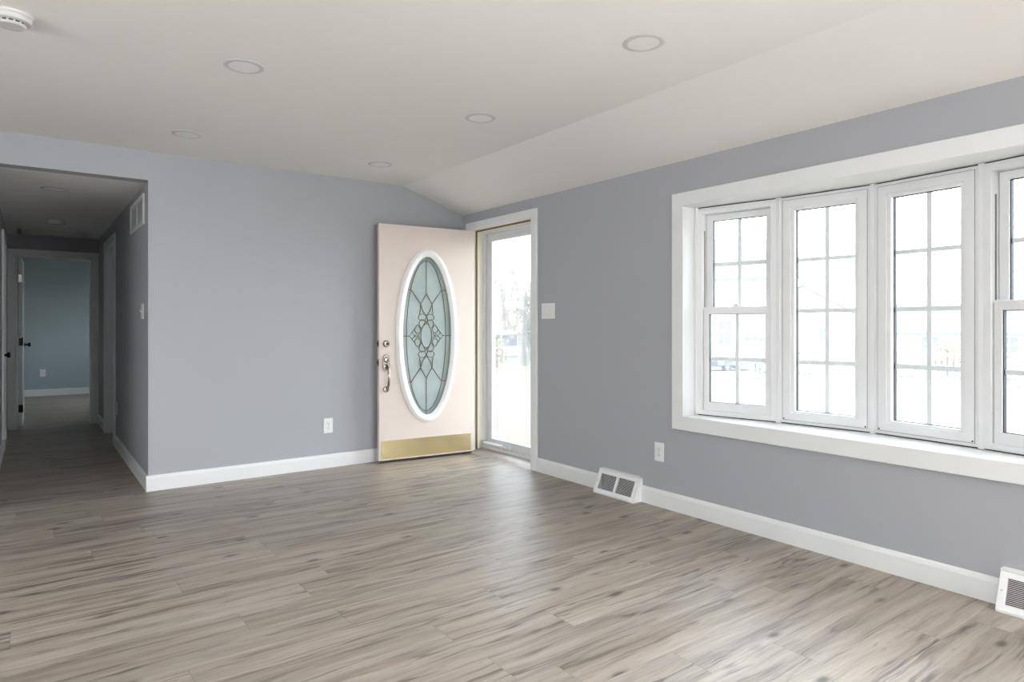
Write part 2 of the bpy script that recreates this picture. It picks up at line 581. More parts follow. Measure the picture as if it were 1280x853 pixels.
# hallway
BY0, BY1 = 7.62, 8.55                  # side-room door opening in the hall's right wall
LY0, LY1 = 7.95, 8.68                  # closed door in the hall's left wall
mb = MB()
mb.box(HX1, HX1 + .12, YB + .12, BY0, 0, HZ + .05)
mb.box(HX1, HX1 + .12, BY0, BY1, 2.03, HZ + .05)
mb.box(HX1, HX1 + .12, BY1, HY, 0, HZ + .05)
structure(mb, 'wall_hall_right', 'wall', 'grey hallway wall with the return air grille')
mb = MB()
mb.box(HX0 - .12, HX0, YB + .12, LY0, 0, HZ + .05)
mb.box(HX0 - .12, HX0, LY0, LY1, 2.03, HZ + .05)
mb.box(HX0 - .12, HX0, LY1, HY, 0, HZ + .05)
structure(mb, 'wall_hall_left', 'wall', 'grey hallway wall with a closed white door')
EX0, EX1, EZ = -0.115, 0.625, 1.995    # bedroom door opening
mb = MB()
mb.box(-2.4, EX0, HY, HY + .12, 0, 2.5)
mb.box(EX1, 2.4, HY, HY + .12, 0, 2.5)
mb.box(EX0, EX1, HY, HY + .12, EZ, 2.5)
structure(mb, 'wall_hall_end', 'wall', 'grey wall at the end of the hallway')
structure(MB().box(HX0 - .2, HX1 + .02, YB + .12, HY, HZ, HZ + .3), 'ceiling_hall', 'ceiling', 'lower hallway ceiling')
# bedroom beyond
structure(MB().box(-2.4, 2.4, 13.6, 13.72, 0, 2.5), 'wall_bedroom_back', 'bedroom_wall', 'blue grey bedroom wall seen through the hall door')
structure(MB().box(-2.52, -2.4, HY, 13.72, 0, 2.5), 'wall_bedroom_left', 'bedroom_wall')
mb = MB()
mb.box(2.4, 2.52, HY, 11.2, 0, 2.5)
mb.box(2.4, 2.52, 12.6, 13.72, 0, 2.5)
mb.box(2.4, 2.52, 11.2, 12.6, 0, 0.75)
mb.box(2.4, 2.52, 11.2, 12.6, 1.95, 2.5)
structure(mb, 'wall_bedroom_right', 'bedroom_wall')
structure(MB().box(-2.52, 2.52, HY, 13.72, 2.42, 2.6), 'ceiling_bedroom', 'ceiling')
# side room
mb = MB()
mb.box(2.62, 2.74, YB + .12, HY, 0, 2.5)
mb.box(HX1 + .12, 2.74, 7.05, 7.15, 0, 2.5)
structure(mb, 'wall_side_room', 'bedroom_wall')
structure(MB().box(HX1 + .02, 2.74, YB + .11, HY + .05, 2.42, 2.6), 'ceiling_side_room', 'ceiling')

# glazing for added, unseen openings behind the fill lamps, and the bedroom window
def glazed(name, mb_frame, glass):
    r = empty(name)
    r['kind'] = 'structure'
    mb_frame.build('window_frame', 'vinyl', r)
    glass.build('glass_pane', 'pane', r)
    return r


rot = Matrix.Rotation(PI / 2, 4, 'Z')
f = MB().frame(SY0, SY1, 0.0, SZ, .06, .06, .06, .06, -XW - .12, -XW - .06, rot)
f.frame(SY0 + .06, (SY0 + SY1) / 2 + .03, 0.06, SZ - .06, .05, .05, .08, .06, -XW - .115, -XW - .075, rot)
glazed('fill_slider_opening', f, MB().box(XW + .09, XW + .094, SY0 + .1, SY1 - .1, .1, SZ - .1))
f = MB().frame(1.75, 3.15, .8, 2.1, .05, .05, .05, .05, YR - .12, YR - .05)
f.frame(2.43, 3.10, .85, 2.05, .04, .04, .04, .04, YR - .11, YR - .06)
glazed('fill_rear_opening', f, MB().box(1.79, 3.11, YR - .09, YR - .086, .84, 2.06))
f = MB().frame(0.0, 2.4, .8, 2.1, .05, .05, .05, .05, -XL + .05, -XL + .12, rot)
f.frame(1.16, 2.35, .85, 2.05, .04, .04, .04, .04, -XL + .06, -XL + .11, rot)
glazed('fill_left_opening', f, MB().box(XL - .09, XL - .086, .04, 2.36, .84, 2.06))
f = MB().frame(11.2, 12.6, .75, 1.95, .05, .05, .05, .05, -2.5, -2.43, rot)
glazed('window_7', f, MB().box(2.46, 2.464, 11.24, 12.56, .79, 1.91))

# ------------------------------------------------------------------ baseboards and casings
BH, BT = 0.112, 0.015


def base_profile(h=BH, t=BT):
    return [(0, 0), (t, 0), (t, h - .022), (t * .75, h - .008), (t * .35, h), (0, h)]


def baseboard(name, p, q, label=None):
    """runs from p to q along the wall, the room lies to the left of p->q"""
    p, q = Vector((*p, 0)), Vector((*q, 0))
    d = (q - p)
    L = d.length
    a = math.atan2(d.y, d.x)
    m = Matrix.Translation(p) @ Matrix.Rotation(a, 4, 'Z')
    o = structure(MB().prism(base_profile(), 0, L, 'x', m), name, 'trim', label)
    return o


baseboard('baseboard_back', (2.9, YB), (HX1 - BT, YB), 'white baseboard along the back wall')
# runs start at the far end so that the room is on the left
baseboard('baseboard_right', (XW, -0.8), (XW, 4.215), 'white baseboard under the bow window')
baseboard('baseboard_hall_right', (HX1, YB), (HX1, 7.545), 'white baseboard along the hallway wall')
baseboard('baseboard_hall_far', (HX1, 8.63), (HX1, HY))
baseboard('baseboard_hall_left', (HX0, 7.87), (HX0, YB))
baseboard('baseboard_bedroom', (2.4, 13.6), (-2.4, 13.6), 'white baseboard in the far bedroom')
baseboard('baseboard_left', (XL, YB), (XL, YR))
baseboard('baseboard_back_left', (HX0, YB), (XL, YB))

# front door casing and jamb
CW, CT = 0.075, 0.018
mb = MB()
mb.box(XW - CT, XW, DY1 - .003, DY1 + CW, 0, DZ - .003)
mb.box(XW - CT, XW, DY0 - CW, DY0 + .003, 0, DZ - .003)
mb.box(XW - CT, XW, DY0 - CW, DY1 + CW, DZ - .003, DZ + .07)
structure(mb, 'trim_1', 'trim', 'white casing round the front door opening', bevel=.004)
mb = MB()
mb.box(XW - .012, XO + .01, DY1, DY1 + .022, 0, DZ + .022)
mb.box(XW - .012, XO + .01, DY0 - .001, DY0 - .022, 0, DZ + .022)
mb.box(XW - .012, XO + .01, DY0, DY1, DZ, DZ + .022)
structure(mb, 'trim_2', 'jamb', 'cream painted front door jamb')
mb = MB()
mb.box(XW + .045, XW + .058, DY1 - .014, DY1, .03, DZ)
mb.box(XW + .045, XW + .058, DY0, DY0 + .014, .03, DZ)
mb.box(XW + .045, XW + .058, DY0, DY1, DZ - .014, DZ)
structure(mb, 'trim_3', 'strip', 'brown weatherstrip round the front door jamb')
mb = MB()
mb.box(XW + .058, XW + .075, DY1 - .016, DY1, .03, DZ)
mb.box(XW + .058, XW + .075, DY0, DY0 + .016, .03, DZ)
mb.box(XW + .058, XW + .075, DY0, DY1, DZ - .016, DZ)
structure(mb, 'trim_4', 'jamb', 'cream door stop inside the front door jamb')
mb = MB()
mb.prism([(XW - .02, 0), (XW + .02, .018), (XW + .07, .03), (XO + .05, .03), (XO + .05, -.05), (XW - .02, -.0)], DY0, DY1, 'y')
structure(mb, 'threshold_trim', 'threshold', 'worn metal and wood threshold under the storm door', bevel=.002)

# bow window casing, head, seat and side boards
mb = MB().frame(WY0 - .09, WY1 + .09, WZ0 - .09, WZ1 + .088, .09, .09, .09, .088, -XW, -XW + .02, rot)
structure(mb, 'trim_5', 'trim', 'wide white casing round the bow window', bevel=.004)
BOW = [(3.465, 2.715), (3.575, 2.205), (3.63, 1.69), (3.575, 1.175), (3.465, .665)]
outl = [(XW - .0, WY1), (XW - .0, WY0), (3.62, WY0 - .0), (3.74, 1.15), (3.80, 1.69), (3.74, 2.23), (3.62, WY1)]
structure(MB().prism(outl, WZ0 - .05, WZ0, 'z'), 'sill_trim', 'trim', 'deep white seat board of the bow window')
structure(MB().prism(outl, WZ1, WZ1 + .06, 'z'), 'head_trim', 'trim', 'white head board over the bow window')
structure(MB().box(XW, 3.62, WY1, WY1 + .025, WZ0 - .05, WZ1 + .05).box(XW, 3.62, WY0 - .025, WY0, WZ0 - .05, WZ1 + .05), 'jamb_trim', 'trim',
          'white side boards of the bow window')
eave = [(XO - .01, WY1 + .06), (XO - .01, WY0 - .06), (3.66, WY0 - .06), (3.80, 1.12), (3.87, 1.69), (3.80, 2.26), (3.66, WY1 + .06)]
structure(MB().prism(eave, WZ1 + .06, WZ1 + .16, 'z').prism(eave, WZ0 - .15, WZ0 - .05, 'z'), 'bow_trim', 'trim')


# ------------------------------------------------------------------ bow window units
def unit_root(i, name, label):
    (x0, y0), (x1, y1) = BOW[i], BOW[i + 1]
    r = empty(name, (x0, y0, 0), math.atan2(y1 - y0, x1 - x0))
    L = math.hypot(x1 - x0, y1 - y0)
    tag(r, label, None, None, 'structure')
    return r, L


def muntins(x0, x1, z0, z1, xv, zh, y, wbar=.023, t=.006):
    mb = MB().box(xv - wbar / 2, xv + wbar / 2, y - t / 2, y + t / 2, z0, z1)
    for z in zh:
        mb.box(x0, x1, y - t / 2 - .0006, y + t / 2 + .0006, z - wbar / 2, z + wbar / 2)
    return mb


def pane_with_grille(parent, x0, x1, z0, z1, xv, zh, y):
    p = MB().box(x0 - .004, x1 + .004, y + .022, y + .026, z0 - .004, z1 + .004).build('glass_pane', 'pane', parent)
    muntins(x0, x1, z0, z1, xv, zh, y + .014).build('grille_bars', 'grille', parent)
    MB().frame(x0 - .002, x1 + .002, z0 - .002, z1 + .002, .006, .004, .005, .005, y + .001, y + .021).build('gasket', 'gasket', parent)
    return p


def gap_shades(r, L):
    MB().box(.010, L - .010, .006, .09, WZ0 - .0005, .6265).box(.010, L - .010, .006, .09, 1.9435, WZ1 + .0005).build('gap_shade_strip', 'gasket', r)  # dark strips stand in for shade in the head and sill gaps


def double_hung(i, name, label):
    r, L = unit_root(i, name, label)
    z0, z1 = .626, 1.944
    MB().frame(.0, L, z0, z1, .046, .046, .030, .040, -.006, .10).build('window_frame', 'vinyl', r, bevel=.003)
    MB().frame(.010, L - .010, z0 + .012, z1 - .012, .034, .034, .016, .026, -.010, -.004).build('window_stop', 'vinyl', r, bevel=.002)
    a, b = .052, L - .050
    gap_shades(r, L)
    # jamb liners with their dark balance slots
    for s, x, q in ((0, .046, 1), (1, L - .046, -1)):
        MB().box(x, x + q * .004, .0, .035, 1.30, z1 - .04).build('jamb_liner', 'vinyl', r)
        MB().box(x + q * .0036, x + q * .0052, .010, .022, 1.312, 1.80).build('balance_slot', 'track', r)
    # upper sash (outer track)
    up = empty('upper_sash')
    up.parent = r
    uf = MB().frame(a - .002, b + .002, 1.268, 1.902, .042, .042, .042, .040, .042, .076).build('sash_frame', 'vinyl', up, bevel=.003)
    pane_with_grille(up, a + .040, b - .040, 1.31, 1.862, (a + b) / 2, [1.583], .050)
    # lower sash (inner track)
    lo = empty('lower_sash')
    lo.parent = r
    MB().frame(a - .003, b + .003, .652, 1.312, .034, .034, .056, .046, .004, .036).build('sash_frame', 'vinyl', lo, bevel=.003)
    pane_with_grille(lo, a + .031, b - .031, .708, 1.266, (a + b) / 2, [.984], .012)
    lk = MB().box((a + b) / 2 - .028, (a + b) / 2 + .028, .012, .034, 1.312, 1.318)
    lk.lathe([(.0115, 0), (.0115, .010), (.008, .014)], 16, Matrix.Translation(((a + b) / 2, .024, 1.317)))
    lk.box((a + b) / 2 - .024, (a + b) / 2 + .006, .014, .021, 1.318, 1.328)
    lk.build('sash_lock', 'vinyl', lo, bevel=.0015)
    tl = MB().box(b - .040, b - .012, .0, .005, 1.292, 1.304)
    tl.build('tilt_latch', 'vinyl', lo)
    return r


def picture_unit(i, name, label):
    r, L = unit_root(i, name, label)
    z0, z1 = .626, 1.944
    MB().frame(.0, L, z0, z1, .030, .030, .020, .020, -.004, .10).build('window_frame', 'vinyl', r, bevel=.003)
    gap_shades(r, L)
    MB().frame(.0265, L - .0265, z0 + .0165, z1 - .0165, .0025, .0025, .0025, .0025, -.0055, -.0035).build('sash_gap_shade', 'track', r)  # dark ring added as the shade between sash and frame
    sash = MB().frame(.028, L - .028, z0 + .018, z1 - .018, .046, .046, .044, .046, -.008, .05).build('sash_frame', 'vinyl', r, bevel=.003)
    MB().frame(.070, L - .070, z0 + .058, z1 - .060, .024, .024, .014, .018, .002, .05).build('glazing_bead', 'vinyl', r, bevel=.004)
    x0, x1 = .094, L - .090
    pane_with_grille(r, x0, x1, .698, 1.866, (x0 + x1) / 2 + .004, [.983, 1.280, 1.576], .026)
    for x in (.036, L - .036):
        c = MB().lathe([(.004, 0), (.004, .002), (.002, .003)], 12, Matrix.Translation((x, -.008, z0 + .026)) @ Matrix.Rotation(PI / 2, 4, 'X'))
        c.build('screw_cap', 'gasket', r)
    return r


double_hung(0, 'window_1', 'double hung end unit of the bow window nearest the front door')
picture_unit(1, 'window_2', 'fixed bow window unit beside the double hung unit nearest the door')
picture_unit(2, 'window_3', 'fixed bow window unit farther from the front door')
double_hung(3, 'window_4', 'double hung end unit of the bow window beyond both fixed units')
for k, (x, y) in enumerate(BOW):
    mb = MB()
    mb.prism([(x - .012, y - .013), (x - .012, y + .013), (x + .10, y + .024), (x + .10, y - .024)] if 0 < k < 4 else
             ([(x - .012, y - .012), (x - .012, WY1), (x + .1, WY1), (x + .1, y - .02)] if k == 0 else [(x - .012, WY0), (x - .012, y + .012), (x + .1, y + .02), (x + .1, WY0)]),
             WZ0, WZ1, 'z')
    structure(mb, 'mullion_trim', 'vinyl', None, bevel=.003)

# ------------------------------------------------------------------ storm door
sd = empty('door_2', (0, 0, 0))
tag(sd, 'grey aluminium full glass storm door closed in the front door opening', None, None, 'structure')
SX = XO - .01
f = MB().frame(DY0, DY1, .03, DZ, .055, .030, .028, .030, -SX - .045, -SX + .02, rot)
f.build('door_frame', 'vinyl', sd, bevel=.002)
MB().frame(DY0 + .055, DY1 - .032, .060, DZ - .032, .070, .085, .075, .068, -SX - .030, -SX - .004, rot).build('door_stiles', 'alu', sd, bevel=.003)
gy0, gy1, gz0, gz1 = DY0 + .12, DY1 - .112, .128, DZ - .096
MB().frame(gy0 - .012, gy1 + .012, gz0 - .012, gz1 + .012, .018, .018, .018, .018, -SX - .028, -SX + .002, rot).build('glazing_bead', 'alu', sd, bevel=.002)
MB().box(SX + .012, SX + .016, gy0, gy1, gz0, gz1).build('glass_pane', 'storm_pane', sd)
cl = MB().tube([(SX - .035, DY1 - .05, .085), (SX - .035, DY1 - .33, .085)], .0165, 16)
cl.tube([(SX - .035, DY1 - .33, .085), (SX - .035, DY1 - .42, .085)], .005, 10)
cl.build('closer_tube', 'vinyl', sd)
MB().box(SX - .05, SX, DY1 - .035, DY1 - .0, .065, .105).build('closer_bracket', 'chrome', sd, bevel=.002)
MB().box(SX - .04, SX + .004, DY1 - .43, DY1 - .405, .070, .100).build('closer_clip', 'alu', sd, bevel=.002)
for z in (1.80, 1.32, .86, .40):
    MB().lathe([(.005, 0), (.005, .003), (.0025, .004)], 12, Matrix.Translation((SX - .004, DY1 - .075, z)) @ Matrix.Rotation(-PI / 2, 4, 'Y')).build('screw_head', 'chrome', sd)

# ------------------------------------------------------------------ entry door, swung open against the back wall
OPEN = R(5.4)
DW, DT, D0, D1 = .905, .045, .022, 2.074
door = empty('door_1', (XW - .018, DY1 - .005, 0), PI - OPEN)
tag(door, 'blush white entry door with oval leaded glass standing open against back wall', 'door', None, 'structure')
OX, OZ, OA, OB = .456, 1.10, .262, .735   # oval opening in the slab


def slab_with_oval(x0, x1, z0, z1, y0, y1, cx, cz, a, b, n=72):
    angs = sorted(set([2 * PI * k / n for k in range(n)] + [math.atan2(z - cz, x - cx) % (2 * PI) for x in (x0, x1) for z in (z0, z1)]))
    vs, fs = [], []
    for t in angs:
        c, s_ = math.cos(t), math.sin(t)
        k = 1e9
        if abs(c) > 1e-9:
            k = min(k, ((x1 if c > 0 else x0) - cx) / c)
        if abs(s_) > 1e-9:
            k = min(k, ((z1 if s_ > 0 else z0) - cz) / s_)
        ox, oz = cx + c * k, cz + s_ * k
        q = 1 / math.sqrt((c / a) ** 2 + (s_ / b) ** 2)
        ix, iz = cx + c * q, cz + s_ * q
        vs += [(ox, y0, oz), (ix, y0, iz), (ix, y1, iz), (ox, y1, oz)]
    m = len(angs)
    for i in range(m):
        j = (i + 1) % m
        for k in range(4):
            l = (k + 1) % 4
            fs.append((i * 4 + k, j * 4 + k, j * 4 + l, i * 4 + l))
    return MB().add(vs, fs)


slab_with_oval(0, DW, D0, D1, 0, DT, OX, OZ, OA, OB).build('door_slab', 'door_paint', door)
# moulded oval frames on both faces
prof = [(-.028, DT - .004), (-.030, DT + .004), (-.022, DT + .012), (-.010, DT + .013), (-.004, DT + .019), (.010, DT + .022), (.022, DT + .018), (.030, DT + .010), (.036, DT + .009), (.040, DT + .004), (.040, DT - .001), (0, DT - .004)]
fr = MB().sweep_ellipse(OX, OZ, OA, OB, prof, 96)
fr.sweep_ellipse(OX, OZ, OA, OB, [(d, DT - y) for d, y in prof], 96)
fr.sweep_ellipse(OX, OZ, OA, OB, [(0.001, 0), (-.012, 0), (-.012, DT), (0.001, DT)], 96)
fr.build('oval_frame', 'oval', door, sharp=60)
gl = MB()
n = 72
vs = [(OX + (OA - .008) * math.cos(2 * PI * k / n), y, OZ + (OB - .008) * math.sin(2 * PI * k / n)) for y in (.018, .026) for k in range(n)]
gl.add(vs, [tuple(range(n))[::-1], tuple(range(n, 2 * n))] + [(k, (k + 1) % n, n + (k + 1) % n, n + k) for k in range(n)])
glass = gl.build('art_glass', 'art_glass', door)
# leading
LY = .0285
ld = MB()


def came(pts, r=.0036, closed=False):
    ld.tube([(OX + x, LY, OZ + z) for x, z in pts], r, 6, closed)


def arc(cx, cz, a, b, t0, t1, n=24):
    return [(cx + a * math.cos(t0 + (t1 - t0) * k / n), cz + b * math.sin(t0 + (t1 - t0) * k / n)) for k in range(n + 1)]


GA, GB = OA - .014, OB - .014
for sx in (1, -1):
    came([(sx * .19 * math.sqrt(max(0, 1 - (z / .672) ** 2)), z) for z in [(.672 * math.sin(-PI / 2 + PI * k / 40)) for k in range(41)]])
    came([(sx * .162, 0), (sx * GA, 0)])
    for sz in (1, -1):
        came([(sx * .146, sz * .41), (sx * GA * math.sqrt(1 - (.412 / GB) ** 2), sz * .412)])
        came([(sx * .146, sz * .41), (sx * .098, sz * .345), (sx * .055, sz * .285), (sx * .036, sz * .225), (0, sz * .180)])
        came([(0, sz * .382), (sx * .025, sz * .335), (sx * .055, sz * .285), (sx * .060, sz * .235), (sx * .066, sz * .195)])
        # petals round the centre oval
        came(arc(sx * .040, sz * .165, .0365, .029, 0, 2 * PI)[:-1], .0032, True)
        came([(sx * .010, sz * .135), (sx * .046, sz * .147), (sx * .072, sz * .118), (sx * .062, sz * .082), (sx * .044, sz * .060), (sx * .030, sz * .088)], .0032, True)
        drop = [(sx * (.084 + dx), sz * (.060 + dz)) for dx, dz in ((0, .040), (.020, .018), (.030, -.006), (.020, -.028), (0, -.036), (-.020, -.028), (-.028, -.006), (-.018, .018))]
        came(drop, .0032, True)
        came([(sx * .112, sz * .062), (sx * .138, sz * .030)], .003)
        came([(sx * .064, sz * .022), (sx * .082, 0)], .003)
    came([(sx * .138, .030), (sx * .164, 0), (sx * .138, -.030), (sx * .112, 0)], .0032, True)
    came([(sx * .082, 0), (sx * .096, .014), (sx * .112, 0), (sx * .096, -.014)], .003, True)
for sz in (1, -1):
    came([(0, sz * .382), (0, sz * (GB))])
    came([(0, sz * .184), (.012, sz * .146), (0, sz * .110), (-.012, sz * .146)], .003, True)
came(arc(0, 0, .052, .108, 0, 2 * PI, 40)[:-1], .0038, True)
ld.build('lead_lattice', 'lead', glass)
# kick plate
kp = MB().box(.018, DW - .020, DT - .001, DT + .0022, .034, .192)
k_ = kp.build('kick_plate', 'brass', door, bevel=.0008)
# deadbolt
rx = Matrix.Rotation(-PI / 2, 4, 'X')
db = MB().lathe([(.031, 0), (.031, .006), (.027, .012), (.022, .018), (.021, .024), (.0, .025)], 28, Matrix.Translation((.842, DT - .001, 1.034)) @ rx)
d_ = db.build('deadbolt', 'nickel', door)
MB().lathe([(.0125, 0), (.0125, .004), (.0, .0045)], 20, Matrix.Translation((.842, DT + .023, 1.034)) @ rx).box(.8412, .8428, DT + .026, DT + .0285, 1.026, 1.042).build('key_cylinder', 'dark_bronze', d_)
# handle set
hs_pts = [(.033 * math.cos(t) * (1 if abs(math.sin(t)) < .99 else 1), .072 * math.sin(t)) for t in [2 * PI * k / 32 for k in range(32)]]
hx, hz = .843, .872
hsb = MB().prism([(hx + .031 * max(-1, min(1, 1.25 * math.cos(t))), hz + .068 * max(-1, min(1, 1.12 * math.sin(t)))) for t in [2 * PI * k / 36 for k in range(36)]], DT - .001, DT + .012, 'y')
hroot = hsb.build('handle_set', 'nickel', door, bevel=.004, seg=3)
MB().lathe([(.024, 0), (.022, .010), (.017, .016), (.0, .018)], 24, Matrix.Translation((hx, DT + .010, hz + .022)) @ rx).build('lock_cylinder', 'nickel', hroot)
MB().lathe([(.027, 0), (.027, .007), (.022, .013), (.0, .015)], 24, Matrix.Translation((hx, DT - .001, .640)) @ rx).build('lower_rosette', 'nickel', hroot)
grip = []
rad = []
for k in range(21):
    t = k / 20
    z = (hz - .030) * (1 - t) + .640 * t
    grip.append((hx - .004, DT + .010 + .055 * math.sin(PI * min(1, t * 1.02)) ** .6 if t < .98 else DT + .010, z + .012 * math.sin(2 * PI * t)))
    rad.append(.0075 + .0035 * math.sin(PI * t))
MB().tube(grip, rad, 12).build('pull_grip', 'nickel', hroot)
MB().box(hx - .011, hx + .011, DT + .010, DT + .040, hz - .022, hz - .014).box(hx - .012, hx + .012, DT + .036, DT + .056, hz - .020, hz - .015).build('thumb_latch', 'nickel', hroot, bevel=.002)
# latches in the free edge, hinges on the other
for z, h in ((1.034, .028), (hz, .030)):
    p = MB().box(DW - .001, DW + .0015, .010, .036, z - h, z + h).build('latch_plate', 'dark_bronze', door)
    MB().box(DW + .001, DW + .010, .016, .030, z - .010, z + .010).build('latch_bolt', 'dark_bronze', p, bevel=.002)
for z in (.26, 1.05, 1.84):
    MB().tube([(-.004, -.004, z - .05), (-.004, -.004, z + .05)], .0065, 12).build('hinge', 'brass', door)
MB().box(.004, DW - .004, .006, .038, .008, .023).build('door_sweep', 'gasket', door)


# ------------------------------------------------------------------ wall plates
def wall_root(name, loc, facing):
    """local x along the wall, local y into the room"""
    a = {'-y': PI, '-x': PI / 2, '+y': 0, '+x': -PI / 2}[facing]
    return empty(name, loc, a)


def outlet(loc, facing, label, w_=.078, h_=.124):
    r = wall_root('wall_outlet', loc, facing)
    tag(r, label, 'outlet', 'wall outlets')
    MB().box(-w_ / 2, w_ / 2, 0, .0055, -h_ / 2, h_ / 2).build('cover_plate', 'plastic', r, bevel=.0025)
    for s in (1, -1):
        c = MB().box(-.0165, .0165, .005, .0075, s * .020 - .0145, s * .020 + .0145).build('receptacle', 'plastic', r, bevel=.002)
        sl_ = MB().box(-.0075, -.0055, .007, .0079, s * .020 - .002, s * .020 + .006)
        sl_.box(.0055, .0075, .007, .0079, s * .020 - .003, s * .020 + .007)
        sl_.lathe([(.0022, 0), (.0022, .0009)], 10, Matrix.Translation((0, .007, s * .020 - .008)) @ rx)
        sl_.build('socket_slots', 'grey_plastic', c)
    MB().lathe([(.0028, 0), (.0028, .0012)], 10, Matrix.Translation((0, .005, 0)) @ rx).build('cover_screw', 'chrome', r)
    return r


outlet((2.03, YB, .353), '-y', 'white wall outlet on grey wall beside the open entry door')
outlet((XW, 2.928, .360), '-x', 'white wall outlet under the corner of the bow window casing')
outlet((HX1, 7.41, .39), '-x', 'shadowed wall outlet low on hallway wall beside side room door')
outlet((.20, 13.6, .385), '-y', 'white wall outlet on blue grey bedroom wall beyond the hallway')

sw = wall_root('light_switch', (XW, 4.080, 1.309), '-x')
tag(sw, 'white three rocker light switch beside the front door', 'switch')
MB().box(-.082, .082, 0, .006, -.062, .062).build('cover_plate', 'plastic', sw, bevel=.0025)
for k in (-1, 0, 1):
    p = MB().prism([(.005, -.033), (.0072, -.033), (.0095, .0), (.0072, .033), (.005, .033)], k * .0465 - .0165, k * .0465 + .0165, 'x')
    p.build('rocker', 'plastic', sw, bevel=.001)
    MB().box(k * .0465 - .018, k * .0465 + .018, .0052, .0064, -.0348, .0348).build('rocker_gap', 'rim', sw)

sw = wall_root('light_switch', (HX1, 5.64, 1.30), '-x')
tag(sw, 'white double toggle light switch on dark hallway wall', 'switch')
MB().box(-.058, .058, 0, .006, -.058, .058).build('cover_plate', 'plastic', sw, bevel=.0025)
for k in (-1, 1):
    MB().prism([(.004, -.010), (.018, .006 * k + .010), (.020, .006 * k + .002), (.004, -.016)] if k > 0 else [(.004, .014), (.019, -.004), (.017, -.012), (.004, .006)], k * .023 - .0045, k * .023 + .0045, 'x').build('toggle', 'plastic', sw)
    MB().box(k * .023 - .007, k * .023 + .007, .0055, .0068, -.014, .014).build('toggle_collar', 'plastic', sw)

# ------------------------------------------------------------------ floor registers
def register(y0, y1, label):
    r = empty('baseboard_register', (XW, (y0 + y1) / 2, 0), PI / 2)
    tag(r, label, 'vent', 'baseboard registers')
    L = (y1 - y0)
    h = L / 2
    # local x along wall, local y into the room
    side = [(0, 0), (.098, 0), (.098, .012), (.034, .158), (.022, .168), (0, .168)]
    body = MB()
    for s in (-1, 1):
        body.prism(side, s * h, s * (h - .004), 'x')
    # sloped front as a frame with two openings
    d = Vector((0, .034 - .098, .158 - .012))
    fl_ = d.length
    a = math.atan2(d.z, d.y)
    mt = Matrix.Translation((0, .098, .012)) @ Matrix.Rotation(a - PI / 2, 4, 'X')
    # in mt space: x along wall, z up the slope, y outwards
    bw = .030
    body.frame(-h, h, 0, fl_, bw, bw, .024, .026, -.004, .0, mt)
    body.box(-.009, .009, -.004, .0, .020, fl_ - .022, mt)
    body.box(-h, h, 0, .034, .158, .168)
    body.box(-h, h, .092, .098, 0, .013)
    body.build('register_body', 'plastic', r, bevel=.0015)
    MB().box(-h + .01, h - .01, .004, .020, .008, .15).build('register_core', 'grey_plastic', r)
    for x0, x1 in ((-h + bw - .002, -.008), (.008, h - bw + .002)):
        g_ = MB()
        nsl = 15
        for k in range(nsl):
            z = .024 + (fl_ - .050) * (k + .5) / nsl
            g_.add([(x0, -.010, z - .0012), (x1, -.010, z - .0012), (x1, -.0012, z - .0030), (x0, -.0012, z - .0030),
                    (x0, -.010, z + .0002), (x1, -.010, z + .0002), (x1, -.0012, z - .0010), (x0, -.0012, z - .0010)],
                   [(0, 3, 2, 1), (4, 5, 6, 7), (0, 1, 5, 4), (1, 2, 6, 5), (2, 3, 7, 6), (3, 0, 4, 7)], False, mt)
        for x in (x0 + .001, x1 - .001):
            g_.box(x - .001, x + .001, -.012, -.002, .022, fl_ - .024, mt)
        g_.build('louver_grille', 'plastic', r)
    for s in (-1, 1):
        MB().lathe([(.004, 0), (.004, .002), (.001, .003)], 10, mt @ Matrix.Translation((s * (h - .014), -.0005, fl_ * .5)) @ rx).build('cover_screw', 'rim', r)
    return r


register(3.075, 3.46, 'white baseboard register beside the front door on the floor')
register(.64, 1.026, 'white baseboard register on the floor under the bow window')

# return air grille on the hallway wall
r = wall_root('return_air_grille', (HX1, 5.92, 2.06), '-x')
tag(r, 'white return air grille high on the hallway wall', 'vent')
MB().frame(-.38, .38, -.115, .115, .03, .03, .03, .03, 0, .014).build('grille_frame', 'plastic', r, bevel=.003)
MB().box(-.36, .36, .0005, .0015, -.095, .095).build('grille_backing', 'plastic', r)
g_ = MB()
for k in range(12):
    z = -.085 + .17 * (k + .5) / 12
    g_.add([(-.352, .002, z + .006), (.352, .002, z + .006), (.352, .011, z - .004), (-.352, .011, z - .004),
            (-.352, .002, z + .0075), (.352, .002, z + .0075), (.352, .011, z - .0025), (-.352, .011, z - .0025)],
           [(0, 3, 2, 1), (4, 5, 6, 7), (0, 1, 5, 4), (1, 2, 6, 5), (2, 3, 7, 6), (3, 0, 4, 7)])
for x in (-.351, 0, .351):
    g_.box(x - .002, x + .002, .001, .011, -.088, .088)
g_.build('louver_grille', 'plastic', r)


# ------------------------------------------------------------------ ceiling fixtures
def can_light(x, y, z, label, r_=.092, group='recessed ceiling lights'):
    o = empty('recessed_light', (x, y, z))
    tag(o, label, 'ceiling light', group)
    MB().lathe([(r_ * .76, -.001), (r_ * .765, -.0035), (r_ * .80, -.0045), (r_ * .94, -.004), (r_, -.0015), (r_, .0005)], 48, cap=False).build('trim_ring', 'rim', o)
    MB().lathe([(.0, -.003), (r_ * .5, -.003), (r_ * .77, -.003), (r_ * .77, .0)], 48, cap=False).build('lens', 'lens', o)
    return o


